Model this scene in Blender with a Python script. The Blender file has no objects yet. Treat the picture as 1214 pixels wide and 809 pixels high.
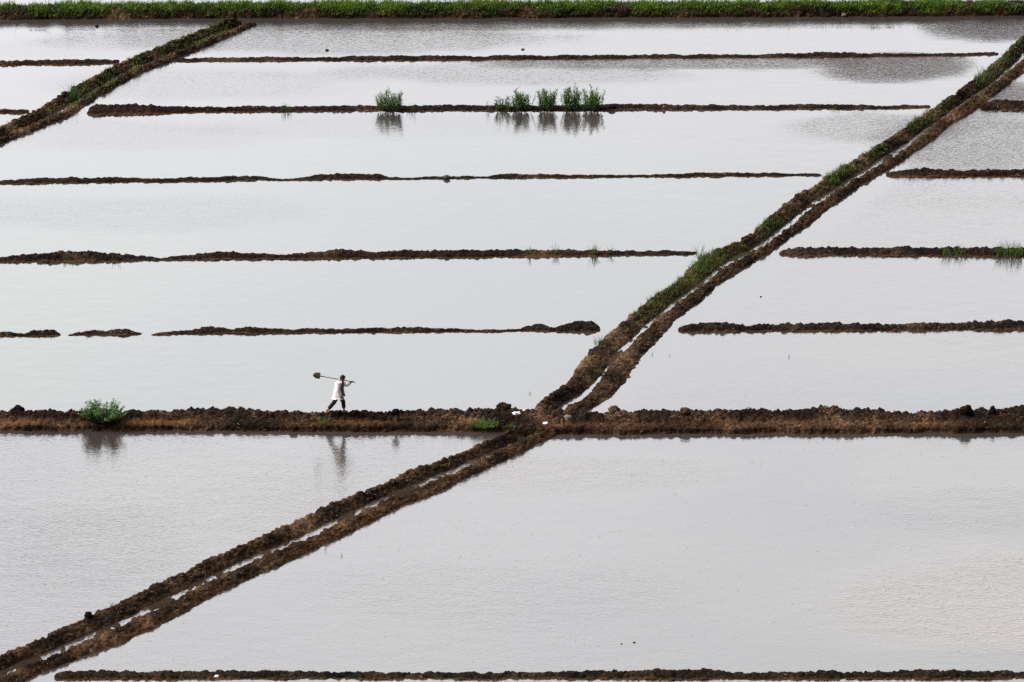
import bpy, math, random
import numpy as np
from mathutils import Vector, Matrix

random.seed(7)
RNG = np.random.default_rng(11)
S = bpy.context.scene
COL = S.collection
R = math.radians

# ------------------------------------------------------------------ camera
F = 9404.0                       # focal length in photo pixels (long tele from a hillside)
CX, CY = 607.0, 404.5
H = 98.0                         # camera height above the paddies
TH = R(17.0)
cth, sth = math.cos(TH), math.sin(TH)

cam = bpy.data.cameras.new("camera")
cam.sensor_width = 36.0
cam.lens = 36.0 * F / 1214.0
cam.clip_start = 1.0
cam.clip_end = 20000.0
camo = bpy.data.objects.new("camera", cam)
camo.location = (0, 0, H)
camo.rotation_euler = (R(90) - TH, 0, 0)
COL.objects.link(camo)
S.camera = camo


def G(px, py, z=0.0):
    """ground point (at height z) seen at a photo pixel"""
    x = (px - CX) / F
    y = -(py - CY) / F
    dz = -sth + y * cth
    dy = cth + y * sth
    t = (z - H) / dz
    return (x * t, dy * t, z)


def proj(P):
    P = np.asarray(P, float)
    d = P - np.array([0, 0, H])
    zf = d[..., 1] * cth - d[..., 2] * sth
    yu = d[..., 1] * sth + d[..., 2] * cth
    return CX + F * d[..., 0] / zf, CY - F * yu / zf, zf


# ------------------------------------------------------------------ noise
def _h(ix, iy, iz, s):
    h = (ix.astype(np.int64) * 374761393 + iy.astype(np.int64) * 668265263 +
         iz.astype(np.int64) * 2147483647 + s * 1274126177) & 0xFFFFFFFF
    h = ((h ^ (h >> 13)) * 1274126177) & 0xFFFFFFFF
    h = ((h ^ (h >> 16)) * 2246822519) & 0xFFFFFFFF
    h = h ^ (h >> 15)
    return (h & 0xFFFFFF).astype(np.float32) / float(0xFFFFFF)


def vnoise(P, s=0):
    i = np.floor(P).astype(np.int64)
    f = (P - i).astype(np.float32)
    f = f * f * (3 - 2 * f)
    out = 0
    for dx in (0, 1):
        wx = f[..., 0] if dx else 1 - f[..., 0]
        for dy in (0, 1):
            wy = f[..., 1] if dy else 1 - f[..., 1]
            for dz in (0, 1):
                wz = f[..., 2] if dz else 1 - f[..., 2]
                out = out + wx * wy * wz * _h(i[..., 0] + dx, i[..., 1] + dy, i[..., 2] + dz, s)
    return out * 2 - 1


def fbm(P, s=0, o=3):
    a, t, n = 1.0, 0, 0
    for k in range(o):
        t = t + a * vnoise(P * (2.03 ** k) + 17.3 * k, s + k)
        n += a
        a *= 0.55
    return t / n


def clods(P, cell, s=0):
    """rounded lumps of varying size, 0..1"""
    Q = P / cell
    i = np.floor(Q).astype(np.int64)
    best = np.zeros(P.shape[:-1], np.float32)
    for dx in (-1, 0, 1):
        for dy in (-1, 0, 1):
            for dz in (-1, 0, 1):
                a, b, c = i[..., 0] + dx, i[..., 1] + dy, i[..., 2] + dz
                fx = a + _h(a, b, c, s) - Q[..., 0]
                fy = b + _h(a, b, c, s + 1) - Q[..., 1]
                fz = c + _h(a, b, c, s + 2) - Q[..., 2]
                r = _h(a, b, c, s + 3)
                rad = 0.35 + 0.6 * r
                q = 1 - (fx * fx + fy * fy + fz * fz) / (rad * rad)
                best = np.maximum(best, np.sqrt(np.clip(q, 0, 1)) * (0.25 + 0.75 * r * r))
    return best


# ------------------------------------------------------------------ materials
def nodes(m):
    m.use_nodes = True
    nt = m.node_tree
    nt.nodes.clear()
    return nt, nt.nodes, nt.links


def new(nt, t, **kw):
    n = nt.nodes.new(t)
    for k, v in kw.items():
        setattr(n, k, v)
    return n


def ramp(nt, stops):
    r = nt.nodes.new("ShaderNodeValToRGB")
    e = r.color_ramp.elements
    while len(e) < len(stops):
        e.new(0.5)
    for q, (p, c) in zip(e, stops):
        q.position = p
        q.color = (*c, 1) if len(c) == 3 else c
    return r


def soil_mat(name, stops, wet=True, scale=1.0):
    m = bpy.data.materials.new(name)
    nt, N, L = nodes(m)
    out = new(nt, "ShaderNodeOutputMaterial")
    b = new(nt, "ShaderNodeBsdfPrincipled")
    L.new(b.outputs[0], out.inputs[0])
    geo = new(nt, "ShaderNodeNewGeometry")
    n1 = new(nt, "ShaderNodeTexNoise")
    n1.inputs["Scale"].default_value = 8.0 * scale
    n1.inputs["Detail"].default_value = 8
    n1.inputs["Roughness"].default_value = 0.72
    L.new(geo.outputs["Position"], n1.inputs["Vector"])
    n2 = new(nt, "ShaderNodeTexNoise")
    n2.inputs["Scale"].default_value = 0.55
    n2.inputs["Detail"].default_value = 3
    L.new(geo.outputs["Position"], n2.inputs["Vector"])
    mx = new(nt, "ShaderNodeMath", operation="MULTIPLY_ADD")
    L.new(n2.outputs[0], mx.inputs[0])
    mx.inputs[1].default_value = 0.55
    ad = new(nt, "ShaderNodeMath", operation="MULTIPLY")
    L.new(n1.outputs[0], ad.inputs[0])
    ad.inputs[1].default_value = 0.62
    L.new(ad.outputs[0], mx.inputs[2])
    r = ramp(nt, [(p_, tuple(v * 0.66 for v in c_)) for p_, c_ in stops])
    L.new(mx.outputs[0], r.inputs[0])
    # dry crust tint where the mesh says the soil is dry
    at = new(nt, "ShaderNodeAttribute", attribute_name="dry")
    dm = new(nt, "ShaderNodeMix", data_type="RGBA", blend_type="MIX")
    mm = new(nt, "ShaderNodeMath", operation="MULTIPLY")
    L.new(at.outputs["Fac"], mm.inputs[0])
    L.new(n1.outputs[0], mm.inputs[1])
    L.new(mm.outputs[0], dm.inputs[0])
    L.new(r.outputs[0], dm.inputs[6])
    dm.inputs[7].default_value = (0.23, 0.102, 0.040, 1)
    L.new(dm.outputs[2], b.inputs["Base Color"])
    b.inputs["Roughness"].default_value = 0.85
    b.inputs["Specular IOR Level"].default_value = 0.06
    bp = new(nt, "ShaderNodeBump")
    bp.inputs["Strength"].default_value = 0.9
    bp.inputs["Distance"].default_value = 0.05
    n3 = new(nt, "ShaderNodeTexNoise")
    n3.inputs["Scale"].default_value = 14.0
    n3.inputs["Detail"].default_value = 5
    n3.inputs["Roughness"].default_value = 0.7
    L.new(geo.outputs["Position"], n3.inputs["Vector"])
    L.new(n3.outputs[0], bp.inputs["Height"])
    L.new(bp.outputs[0], b.inputs["Normal"])
    return m


M_SOIL = soil_mat("dark_mud", [(0.48, (0.0070, 0.0043, 0.0028)), (0.575, (0.023, 0.0132, 0.0074)),
                               (0.655, (0.066, 0.036, 0.0190)), (0.75, (0.26, 0.150, 0.080))])
M_SOIL2 = soil_mat("wet_mud", [(0.48, (0.0065, 0.0041, 0.0027)), (0.60, (0.020, 0.0116, 0.0066)),
                               (0.68, (0.050, 0.0285, 0.0150)), (0.79, (0.17, 0.100, 0.053))])
M_SOIL3 = soil_mat("ditch_bank_mud", [(0.46, (0.0085, 0.0052, 0.0032)), (0.54, (0.030, 0.0172, 0.0092)),
                                    (0.63, (0.082, 0.046, 0.0235)), (0.74, (0.27, 0.160, 0.085))])
M_BED = soil_mat("ditch_mud", [(0.30, (0.02, 0.013, 0.008)), (0.6, (0.05, 0.03, 0.018)), (0.8, (0.11, 0.07, 0.04))])


def plain(name, c, rough=0.7, var=0.3, scale=20.0, spec=0.3):
    m = bpy.data.materials.new(name)
    nt, N, L = nodes(m)
    out = new(nt, "ShaderNodeOutputMaterial")
    b = new(nt, "ShaderNodeBsdfPrincipled")
    L.new(b.outputs[0], out.inputs[0])
    tc = new(nt, "ShaderNodeTexCoord")
    n = new(nt, "ShaderNodeTexNoise")
    n.inputs["Scale"].default_value = scale
    n.inputs["Detail"].default_value = 5
    L.new(tc.outputs["Object"], n.inputs["Vector"])
    lo = tuple(v * (1 - var) for v in c)
    hi = tuple(min(1, v * (1 + var)) for v in c)
    r = ramp(nt, [(0.3, lo), (0.7, hi)])
    L.new(n.outputs[0], r.inputs[0])
    L.new(r.outputs[0], b.inputs["Base Color"])
    b.inputs["Roughness"].default_value = rough
    b.inputs["Specular IOR Level"].default_value = spec
    return m


def leaf_mat(name, lo, mid, hi):
    m = bpy.data.materials.new(name)
    nt, N, L = nodes(m)
    out = new(nt, "ShaderNodeOutputMaterial")
    b = new(nt, "ShaderNodeBsdfPrincipled")
    at = new(nt, "ShaderNodeAttribute", attribute_name="tone")
    r = ramp(nt, [(0.0, lo), (0.55, mid), (1.0, hi)])
    L.new(at.outputs["Fac"], r.inputs[0])
    L.new(r.outputs[0], b.inputs["Base Color"])
    b.inputs["Roughness"].default_value = 0.55
    b.inputs["Specular IOR Level"].default_value = 0.3
    tr = new(nt, "ShaderNodeBsdfTranslucent")
    L.new(r.outputs[0], tr.inputs[0])
    mx = new(nt, "ShaderNodeMixShader")
    mx.inputs[0].default_value = 0.3
    L.new(b.outputs[0], mx.inputs[1])
    L.new(tr.outputs[0], mx.inputs[2])
    L.new(mx.outputs[0], out.inputs[0])
    return m


M_GRASS = leaf_mat("bank_grass", (0.024, 0.060, 0.008), (0.072, 0.160, 0.012), (0.25, 0.31, 0.035))
M_TUFT = leaf_mat("tuft_grass", (0.040, 0.070, 0.012), (0.095, 0.155, 0.022), (0.23, 0.27, 0.055))
M_FRESH = leaf_mat("fresh_grass", (0.05, 0.11, 0.014), (0.10, 0.20, 0.022), (0.19, 0.30, 0.045))
M_REED = leaf_mat("reed_leaf", (0.030, 0.072, 0.012), (0.075, 0.155, 0.022), (0.19, 0.27, 0.05))
M_BUSH = leaf_mat("bush_leaf", (0.024, 0.074, 0.016), (0.072, 0.165, 0.040), (0.24, 0.34, 0.11))
M_STEM = plain("plant_stem", (0.06, 0.07, 0.025))
M_STRAW = plain("straw", (0.42, 0.37, 0.30), scale=3)
M_STONE = plain("pale_stone", (0.17, 0.135, 0.10), .85)
M_ROCK = plain("brown_rock", (0.06, 0.045, 0.033), .85, .4, 6)
M_GREENBIT = plain("green_bit", (0.06, 0.10, 0.03))
M_LITTER = plain("white_litter", (0.75, 0.73, 0.72), var=0.1)
M_PINK = plain("pinkish_litter", (0.62, 0.42, 0.40), var=0.1)
M_WOOD = plain("old_wood", (0.16, 0.11, 0.07))


# water -------------------------------------------------------------
def water_mat():
    m = bpy.data.materials.new("paddy_water")
    nt, N, L = nodes(m)
    out = new(nt, "ShaderNodeOutputMaterial")
    b = new(nt, "ShaderNodeBsdfPrincipled")
    L.new(b.outputs[0], out.inputs[0])
    geo = new(nt, "ShaderNodeNewGeometry")
    rip = new(nt, "ShaderNodeAttribute", attribute_name="ripple")
    silt = new(nt, "ShaderNodeAttribute", attribute_name="silt")
    # suspended silt: brown water body
    mix = new(nt, "ShaderNodeMix", data_type="RGBA")
    L.new(silt.outputs["Fac"], mix.inputs[0])
    hue = new(nt, "ShaderNodeAttribute", attribute_name="algae")
    hm = new(nt, "ShaderNodeMix", data_type="RGBA")
    L.new(hue.outputs["Fac"], hm.inputs[0])
    hm.inputs[6].default_value = (0.038, 0.030, 0.029, 1)
    hm.inputs[7].default_value = (0.030, 0.035, 0.024, 1)
    L.new(hm.outputs[2], mix.inputs[6])
    mix.inputs[7].default_value = (0.22, 0.165, 0.115, 1)
    L.new(mix.outputs[2], b.inputs["Base Color"])
    b.inputs["IOR"].default_value = 1.38
    b.inputs["Roughness"].default_value = 0.015
    # ripples: small wind waves + longer undulation
    mp = new(nt, "ShaderNodeMapping")
    mp.inputs["Rotation"].default_value = (0, 0, R(12))
    mp.inputs["Scale"].default_value = (0.75, 1.0, 1.0)
    L.new(geo.outputs["Position"], mp.inputs["Vector"])
    a = new(nt, "ShaderNodeTexNoise")
    a.inputs["Scale"].default_value = 6.5
    a.inputs["Detail"].default_value = 3.5
    a.inputs["Roughness"].default_value = 0.55
    a.inputs["Distortion"].default_value = 0.4
    L.new(mp.outputs[0], a.inputs["Vector"])
    c = new(nt, "ShaderNodeTexNoise")
    c.inputs["Scale"].default_value = 1.1
    c.inputs["Detail"].default_value = 2.0
    L.new(mp.outputs[0], c.inputs["Vector"])
    b1 = new(nt, "ShaderNodeBump")
    b1.inputs["Strength"].default_value = 1.0
    b1.inputs["Distance"].default_value = 1.0
    ch = new(nt, "ShaderNodeMath", operation="MULTIPLY_ADD")
    L.new(rip.outputs["Fac"], ch.inputs[0])
    ch.inputs[1].default_value = 0.55
    ch.inputs[2].default_value = 0.004
    c2 = new(nt, "ShaderNodeMath", operation="MULTIPLY")
    L.new(c.outputs[0], c2.inputs[0])
    L.new(ch.outputs[0], c2.inputs[1])
    L.new(c2.outputs[0], b1.inputs["Height"])
    b2 = new(nt, "ShaderNodeBump")
    b2.inputs["Strength"].default_value = 1.0
    b2.inputs["Distance"].default_value = 1.0
    hh = new(nt, "ShaderNodeMath", operation="MULTIPLY")
    L.new(a.outputs[0], hh.inputs[0])
    rk = new(nt, "ShaderNodeMath", operation="MULTIPLY")
    L.new(rip.outputs["Fac"], rk.inputs[0])
    rk.inputs[1].default_value = 0.72
    L.new(rk.outputs[0], hh.inputs[1])
    L.new(hh.outputs[0], b2.inputs["Height"])
    L.new(b1.outputs[0], b2.inputs["Normal"])
    L.new(b2.outputs[0], b.inputs["Normal"])
    return m


M_WATER = water_mat()


# ------------------------------------------------------------------ object helpers
def tag(o, label=None, cat=None, group=None, kind=None):
    if label: o["label"] = label
    if cat: o["category"] = cat
    if group: o["group"] = group
    if kind: o["kind"] = kind
    return o


def empty(name, loc, rz=0.0):
    o = bpy.data.objects.new(name, None)
    o.location = loc
    o.rotation_euler = (0, 0, rz)
    o.empty_display_size = 0.2
    COL.objects.link(o)
    return o


def mesh_obj(name, me, mat, parent=None, smooth=False):
    if mat: me.materials.append(mat)
    if smooth:
        me.polygons.foreach_set("use_smooth", np.ones(len(me.polygons), bool))
    o = bpy.data.objects.new(name, me)
    COL.objects.link(o)
    if parent: o.parent = parent
    return o


def raw_mesh(name, V, quads, attrs=None):
    V = np.asarray(V, np.float32).reshape(-1, 3)
    Q = np.asarray(quads, np.int32)
    k = Q.shape[1]
    me = bpy.data.meshes.new(name)
    me.vertices.add(len(V))
    me.vertices.foreach_set("co", V.ravel())
    me.loops.add(Q.size)
    me.loops.foreach_set("vertex_index", Q.ravel())
    me.polygons.add(len(Q))
    me.polygons.foreach_set("loop_start", np.arange(0, Q.size, k, dtype=np.int32))
    me.polygons.foreach_set("loop_total", np.full(len(Q), k, np.int32))
    for n, a in (attrs or {}).items():
        at = me.attributes.new(n, "FLOAT", "POINT")
        at.data.foreach_set("value", np.asarray(a, np.float32).ravel())
    me.update(calc_edges=True)
    me.validate()
    return me


def grid_quads(n, m):
    i = np.arange(n - 1)[:, None] * m + np.arange(m - 1)[None, :]
    return np.stack([i, i + m, i + m + 1, i + 1], -1).reshape(-1, 4)


GRIDS = []     # displaced earth surfaces, used to stand things on


def roughen(P, amp, seed, big=0.26, small=0.11, lat=0.05):
    """push a swept surface about as dug clods of earth would"""
    n, m, _ = P.shape
    du = np.gradient(P, axis=0)
    dv = np.gradient(P, axis=1)
    nn = np.cross(du, dv)
    nn /= np.linalg.norm(nn, axis=-1, keepdims=True) + 1e-9
    nn[nn[..., 2] < 0] *= -1
    Q = P.astype(np.float32)
    a = amp[..., None] if isinstance(amp, np.ndarray) else amp
    Qw = Q + 0.05 * np.stack([fbm(Q * 5, seed + 60, 2), fbm(Q * 5, seed + 61, 2), fbm(Q * 5, seed + 62, 2)], -1).astype(np.float32)
    d = (1.0 * clods(Qw, big, seed) + 0.55 * clods(Qw, small, seed + 10) + 0.6 * fbm(Q * 1.1, seed + 20, 3)
         + 0.55 * fbm(Q * 7.0, seed + 30, 3) - 0.42)
    P = P + nn * (d[..., None] * a)
    P[..., 0] += lat * fbm(Q * 1.7, seed + 40, 2)
    P[..., 1] += lat * 2.0 * fbm(Q * 1.3, seed + 50, 2)
    return P


def earth(name, P, seed, amp, mat, label, cat, group=None, dry=None, **kw):
    P = roughen(P, amp, seed, **kw)
    n, m, _ = P.shape
    d = np.zeros((n, m)) if dry is None else dry
    me = raw_mesh(name, P, grid_quads(n, m), {"dry": d})
    o = mesh_obj(name, me, mat, smooth=False)
    tag(o, label, cat, group)
    GRIDS.append((o, P))
    return o


def stand(px, py, only=None):
    """point of an earth surface seen at a photo pixel (nearest in the picture)"""
    best, bp = 1e9, None
    for o, P in GRIDS:
        if only and not o.name.startswith(only): continue
        x, y, zf = proj(P)
        d = (x - px) ** 2 + (y - py) ** 2 + (P[..., 2] < 0.0) * 60.0
        k = np.unravel_index(np.argmin(d), d.shape)
        if d[k] < best:
            best, bp = d[k], P[k]
    return Vector([float(c) for c in bp])


# ------------------------------------------------------------------ ground and water
me = raw_mesh("ground", [(-9000, -300, -0.5), (9000, -300, -0.5), (9000, 18000, -0.5), (-9000, 18000, -0.5)], [[0, 1, 2, 3]])
tag(mesh_obj("ground", me, M_BED), kind="structure")

# water: one sheet, wind ruffling and silt given per point
xs = np.concatenate([[-9000, -1500, -200], np.linspace(-48, 48, 260), [200, 1500, 9000]])
ys = np.concatenate([[-250, 150], np.linspace(235, 410, 330), [470, 800, 2500, 18000]])
X, Y = np.meshgrid(xs, ys, indexing="ij")
WP = np.stack([X, Y, np.zeros_like(X)], -1)
wx, wy, _ = proj(WP)


def sm(a, b, v):
    t = np.clip((v - a) / (b - a), 0, 1)
    return t * t * (3 - 2 * t)


def blob(cx, cy, rx, ry, soft=0.6):
    d = np.sqrt(((wx - cx) / rx) ** 2 + ((wy - cy) / ry) ** 2)
    d = d + 0.30 * fbm(WP * 0.16, 91, 3) + 0.16 * fbm(WP * 0.6, 95, 3)
    return 1 - sm(1 - soft, 1 + soft * 0.4, d)


rip = np.full(X.shape, 0.0030)
rip += 0.003 * np.clip(fbm(WP * 0.10, 70, 3) + 0.2, 0, 1)
# left of the channel, lower paddies: gentle all-over ripple
rip += (0.0065 + 0.0075 * sm(60, -60, wx - np.interp(wy, [510, 809], [640, -20]))) * sm(503, 512, wy) * (0.75 + 0.7 * fbm(WP * 0.12, 72, 3))
# right of the upper channel: ruffled
lx = np.interp(wy, [40, 130, 210, 300, 390, 490], [1214, 1120, 1040, 925, 800, 700])
right = sm(0, 40, wx - lx) * (1 - sm(480, 500, wy))
rip += right * (0.009 + 0.020 * sm(330, 120, wy)) * (0.75 + 0.9 * fbm(WP * np.array([.10, .22, 1]), 75, 3))
# dark cat's-paws of wind
for (cx, cy, rx, ry, a) in [(420, 47, 330, 17, .022), (620, 88, 260, 13, .018), (820, 75, 260, 8, .05), (1060, 80, 110, 18, .09),
                            (1175, 35, 90, 16, .09), (1030, 150, 120, 18, .022), (250, 100, 200, 20, .010), (140, 160, 200, 20, .006),
                            (150, 250, 260, 22, .007), (1160, 170, 130, 40, .022), (1200, 115, 60, 20, .06), (110, 60, 160, 8, .004),
                            (560, 32, 300, 5, .02), (860, 27, 420, 5, .02), (150, 29, 200, 6, .015), (560, 30, 320, 7, .02), (700, 560, 200, 26, .006), (1150, 600, 160, 30, .006), (1190, 715, 240, 58, .010), (90, 640, 160, 60, .006), (560, 700, 260, 40, .004), (450, 150, 300, 14, .006)]:
    rip += 1.5 * a * blob(cx, cy, rx, ry, 0.4)
silt = 0.10 * np.clip(0.35 + fbm(WP * 0.05, 60, 3), 0, 1)
silt += 0.34 * blob(1180, 715, 270, 80, 0.9) * (1 - sm(766, 772, wy - 0.02 * (wx - 1000)))
silt += 0.12 * blob(1130, 560, 230, 50, .8) + 0.10 * blob(760, 560, 200, 40, .9) + 0.10 * blob(180, 600, 260, 80, .9) + 0.04 * blob(1100, 420, 260, 40, .8)
silt += 0.20 * sm(806, 809, wy)
algae = sm(60, -60, wx - lx) * sm(120, 260, wy) * sm(500, 470, wy) + 0.25 * sm(0, 60, wx - lx)
algae = np.clip(algae + 0.25 * fbm(WP * 0.06, 63, 2), 0, 1)
me = raw_mesh("water", WP, grid_quads(len(xs), len(ys)), {"ripple": rip, "silt": np.clip(silt, 0, 1), "algae": algae})
tag(mesh_obj("water", me, M_WATER), kind="structure")


# ------------------------------------------------------------------ thin cross dikes
def rs(pts, step=1.0):
    """resample list of (x, ...) rows linearly along x"""
    pts = np.array(pts, float)
    n = max(8, int((pts[-1, 0] - pts[0, 0]) / step))
    x = np.linspace(pts[0, 0], pts[-1, 0], n)
    return [x] + [np.interp(x, pts[:, 0], pts[:, k]) for k in range(1, pts.shape[1])]


def cross_dike(pts, seed, label, amp=0.085, taper=(14, 14), group="thin earth dikes between flooded paddies", mat=None, kind=None):
    """pts: photo x, near waterline y, top y"""
    x, wl, tp = rs(pts, 1.05)
    n = len(x)
    band = np.maximum(wl - tp, 1.5)
    mpp = 1.0 / (29.0 * (2470 + wl) / 2971.0)
    h = 0.40 * band * mpp / 0.95
    near = np.array([G(a, b, 0) for a, b in zip(x, wl)])
    crest = np.array([G(a, b, c) for a, b, c in zip(x, tp + 0.5, h)])
    env = np.ones(n)
    if taper[0]: env *= np.clip((x - x[0]) / taper[0], 0.0, 1) ** 0.5
    if taper[1]: env *= np.clip((x[-1] - x) / taper[1], 0.0, 1) ** 0.5
    h = h * (0.15 + 0.85 * env)
    u = np.linspace(-1.28, 1.28, 24)
    wn = np.maximum(crest[:, 1] - near[:, 1], 0.14)
    wf = wn * 0.8
    Yc = near[:, 1] + wn
    P = np.zeros((n, len(u), 3))
    P[..., 0] = near[:, 0][:, None]
    P[..., 1] = Yc[:, None] + np.where(u < 0, u[None] * wn[:, None], u[None] * wf[:, None])
    P[..., 2] = h[:, None] * (1 - np.abs(u[None]) ** 2.2) - (0.14 * (1 - env) ** 2 + 0.10 * (env < 0.02))[:, None]
    am = amp * np.clip(band / 7.5, 0.35, 1.3)[:, None] * np.clip(1.25 - 0.5 * np.abs(u[None]), 0.2, 1) * (0.08 + 0.92 * env)[:, None]
    dry = 0.6 * np.clip(1 - np.abs(np.abs(u[None]) * np.ones((n, 1)) - 0.95) / 0.12, 0, 1) * (u[None] < 0)
    return earth("earth_dike", P, seed, am, mat or M_SOIL2, label, "earth dike", group, dry=dry, big=0.2, small=0.09, lat=0.07)


cross_dike([(62, 806, 798), (120, 805.5, 797), (300, 805.5, 797.5), (620, 805.5, 798.5), (770, 806, 796), (830, 806, 796), (880, 805.5, 799), (1010, 806, 797), (1214, 805.5, 798), (1260, 805, 798)], 101,
           "low dark earth dike along the bottom edge of the photo", taper=(10, 0))
cross_dike([(-40, 400, 394), (0, 399.5, 394), (28, 399.5, 396), (40, 399, 392), (64, 399, 392.5), (74, 398.5, 395.5)], 102,
           "short dike stub at the left edge, leftmost of the broken row above the man", taper=(0, 8))
cross_dike([(77, 399, 396), (95, 398.5, 395), (108, 398.5, 391.5), (125, 398.5, 393), (148, 398.5, 391), (160, 398, 394), (172, 398, 395.5)], 103,
           "short low earth dike piece with water gaps at both its ends")
cross_dike([(174, 398, 395.5), (200, 397.5, 393), (225, 397.5, 392), (250, 397, 388.5), (275, 396.5, 392), (292, 396.5, 389.5), (340, 396, 391), (480, 395, 389), (560, 394, 391), (610, 394, 390.5), (640, 394, 385.5), (655, 394, 389), (686, 394.5, 382.5), (705, 394.5, 384), (714, 394, 389)], 104,
           "dark earth dike behind the walking man, ending in a raised hump beside the ditch")
cross_dike([(804, 394.5, 389), (830, 394.5, 384), (880, 394, 386), (950, 393.5, 385.5), (1100, 393, 385), (1214, 392, 382.5), (1260, 392, 383)], 105,
           "dark earth dike right of the ditch, second one above the wide muddy dike", taper=(8, 0), amp=0.10)
cross_dike([(-40, 312, 304), (0, 311.5, 305), (80, 311, 300.5), (130, 311, 301.5), (190, 310, 306), (262, 308.5, 300), (300, 308, 301), (330, 308, 303.5), (400, 307.5, 298), (440, 307, 300), (470, 306.5, 299), (530, 306.5, 298), (600, 305.5, 298), (660, 305, 297.5), (750, 303.5, 298.5), (828, 302.5, 298)], 106,
           "lumpy brown earth dike crossing left of the ditch, third above the walking man's dike", taper=(0, 8))
cross_dike([(922, 304, 299), (940, 304, 295.5), (1080, 304, 295), (1180, 305, 296), (1214, 305, 296), (1260, 305, 296)], 107,
           "dark earth dike with green tufts at its right end, right of the ditch", taper=(6, 0), amp=0.10)
cross_dike([(-40, 220, 214), (0, 219.5, 215), (40, 218, 212), (120, 217.5, 211.5), (190, 216.5, 211.5), (300, 215, 209.5), (343, 214, 212), (380, 214, 208), (450, 213, 207), (462, 213, 210), (520, 212.5, 209.5), (555, 212.5, 208.5), (568, 212, 210.3), (600, 212, 206.5), (730, 211, 208), (860, 210, 205), (960, 209, 206), (976, 208.5, 205.5)], 108,
           "thin dark dike with one pointed rock on it, left of the ditch", taper=(0, 4))
cross_dike([(1049, 210, 206), (1085, 210.5, 201.5), (1120, 210.5, 203), (1214, 210, 202.5), (1260, 210, 202)], 109,
           "short dark dike at the right edge just above the tufted dike", taper=(6, 0), amp=0.1)
cross_dike([(102, 136, 130), (112, 137, 126), (160, 136.5, 126), (200, 134.5, 127.5), (300, 133.5, 127), (460, 132.5, 126), (600, 132, 126), (720, 131.5, 125), (725, 131.5, 124), (900, 130.5, 125.5), (1000, 130, 124.5), (1105, 129, 125.5)], 110,
           "brown earth dike with the row of tall reed clumps growing on it", taper=(6, 4))
cross_dike([(-40, 136, 130), (0, 135.5, 130), (36, 135, 130)], 111,
           "tiny dike stub at the left edge beside the upper left ditch", taper=(0, 5))
cross_dike([(1162, 132, 126), (1180, 132, 121), (1214, 132, 121.5), (1260, 132, 122)], 112,
           "short dark dike at the right edge, uppermost right of the ditch", taper=(5, 0), amp=0.1)
cross_dike([(206, 74, 70), (230, 74, 69), (400, 72.5, 68), (440, 73, 67), (560, 72, 67), (780, 70, 65), (900, 69, 65), (990, 69, 62.5), (1060, 68, 64), (1185, 66, 62.5)], 113,
           "thinnest far dark dike, first below the grassy bank", taper=(5, 3))
cross_dike([(-40, 79, 73), (0, 78.5, 73), (100, 77, 71), (142, 75.5, 71)], 114,
           "thin dark dike in the top left corner below the grassy bank", taper=(0, 4))


# ------------------------------------------------------------------ wide muddy dike (crossing the whole picture)
def wide_dike(pts, seed, label, name="wide_mud_dike", crust=1.0):
    x, wl, tp = rs(pts, 0.95)
    n = len(x)
    near = np.array([G(a, b, 0) for a, b in zip(x, wl)])
    crest = np.array([G(a, b, 0.40) for a, b in zip(x, tp + 3.2)])
    W = np.maximum(crest[:, 1] - near[:, 1], 0.9)
    q = np.linspace(0, 1, 54)
    qy = np.interp(q, [0, .08, .14, .3, .42, .55, .78, .93, 1], [-.10, 0, .06, .42, .62, 1.0, 1.35, 1.62, 1.75])
    qz = np.interp(q, [0, .08, .14, .3, .42, .55, .78, .93, 1], [-.12, 0, .20, .25, .31, .40, .33, 0, -.12])
    P = np.zeros((n, len(q), 3))
    P[..., 0] = near[:, 0][:, None]
    P[..., 1] = near[:, 1][:, None] + W[:, None] * qy[None]
    lowf = 1 + 0.16 * fbm(np.stack([near[:, 0] * 0.45, near[:, 0] * 0, near[:, 0] * 0], -1), seed + 5, 3)
    P[..., 2] = qz[None] * lowf[:, None]
    am = 0.16 * np.interp(q, [0, .12, .2, .3, .42, .6, .85, 1], [.4, .55, .75, .42, .8, 1.15, 1.0, .3])[None] * np.ones((n, 1))
    patch = crust * np.clip(0.35 + 1.7 * fbm(np.stack([near[:, 0] * 0.35, near[:, 0] * 0, near[:, 0] * 0], -1), seed + 8, 2), 0, 1)
    dry = np.interp(q, [.13, .19, .30, .36, .44], [0, .55, 1.0, .5, 0])[None] * patch[:, None]
    dry = dry + np.interp(q, [.05, .08, .11], [0, .35, 0])[None] * np.ones((n, 1))
    return earth(name, P, seed, am, M_SOIL, label, "earth dike", "wide mud dikes in line", dry=dry, big=0.22, small=0.10, lat=0.06)


wide_dike([(-40, 511, 487), (0, 511, 487), (40, 511.5, 487), (200, 511, 487), (240, 511, 484), (275, 511, 484), (290, 512, 487), (350, 512, 487.5), (375, 512, 489.5), (420, 512, 489.5), (440, 512, 488), (500, 512, 487), (600, 513, 486), (625, 514, 487), (668, 515, 488)], 201,
          "wide lumpy mud dike carrying the walking man and the round bush")
wide_dike([(640, 515, 490), (690, 515, 489), (760, 515.5, 488), (850, 514.5, 487), (1000, 514, 485.5), (1100, 513.5, 489), (1140, 513.5, 487), (1214, 513.5, 484.5), (1260, 513, 485)], 202,
          "wide lumpy mud dike to the right of the ditch crossing", crust=0.45)

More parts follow.
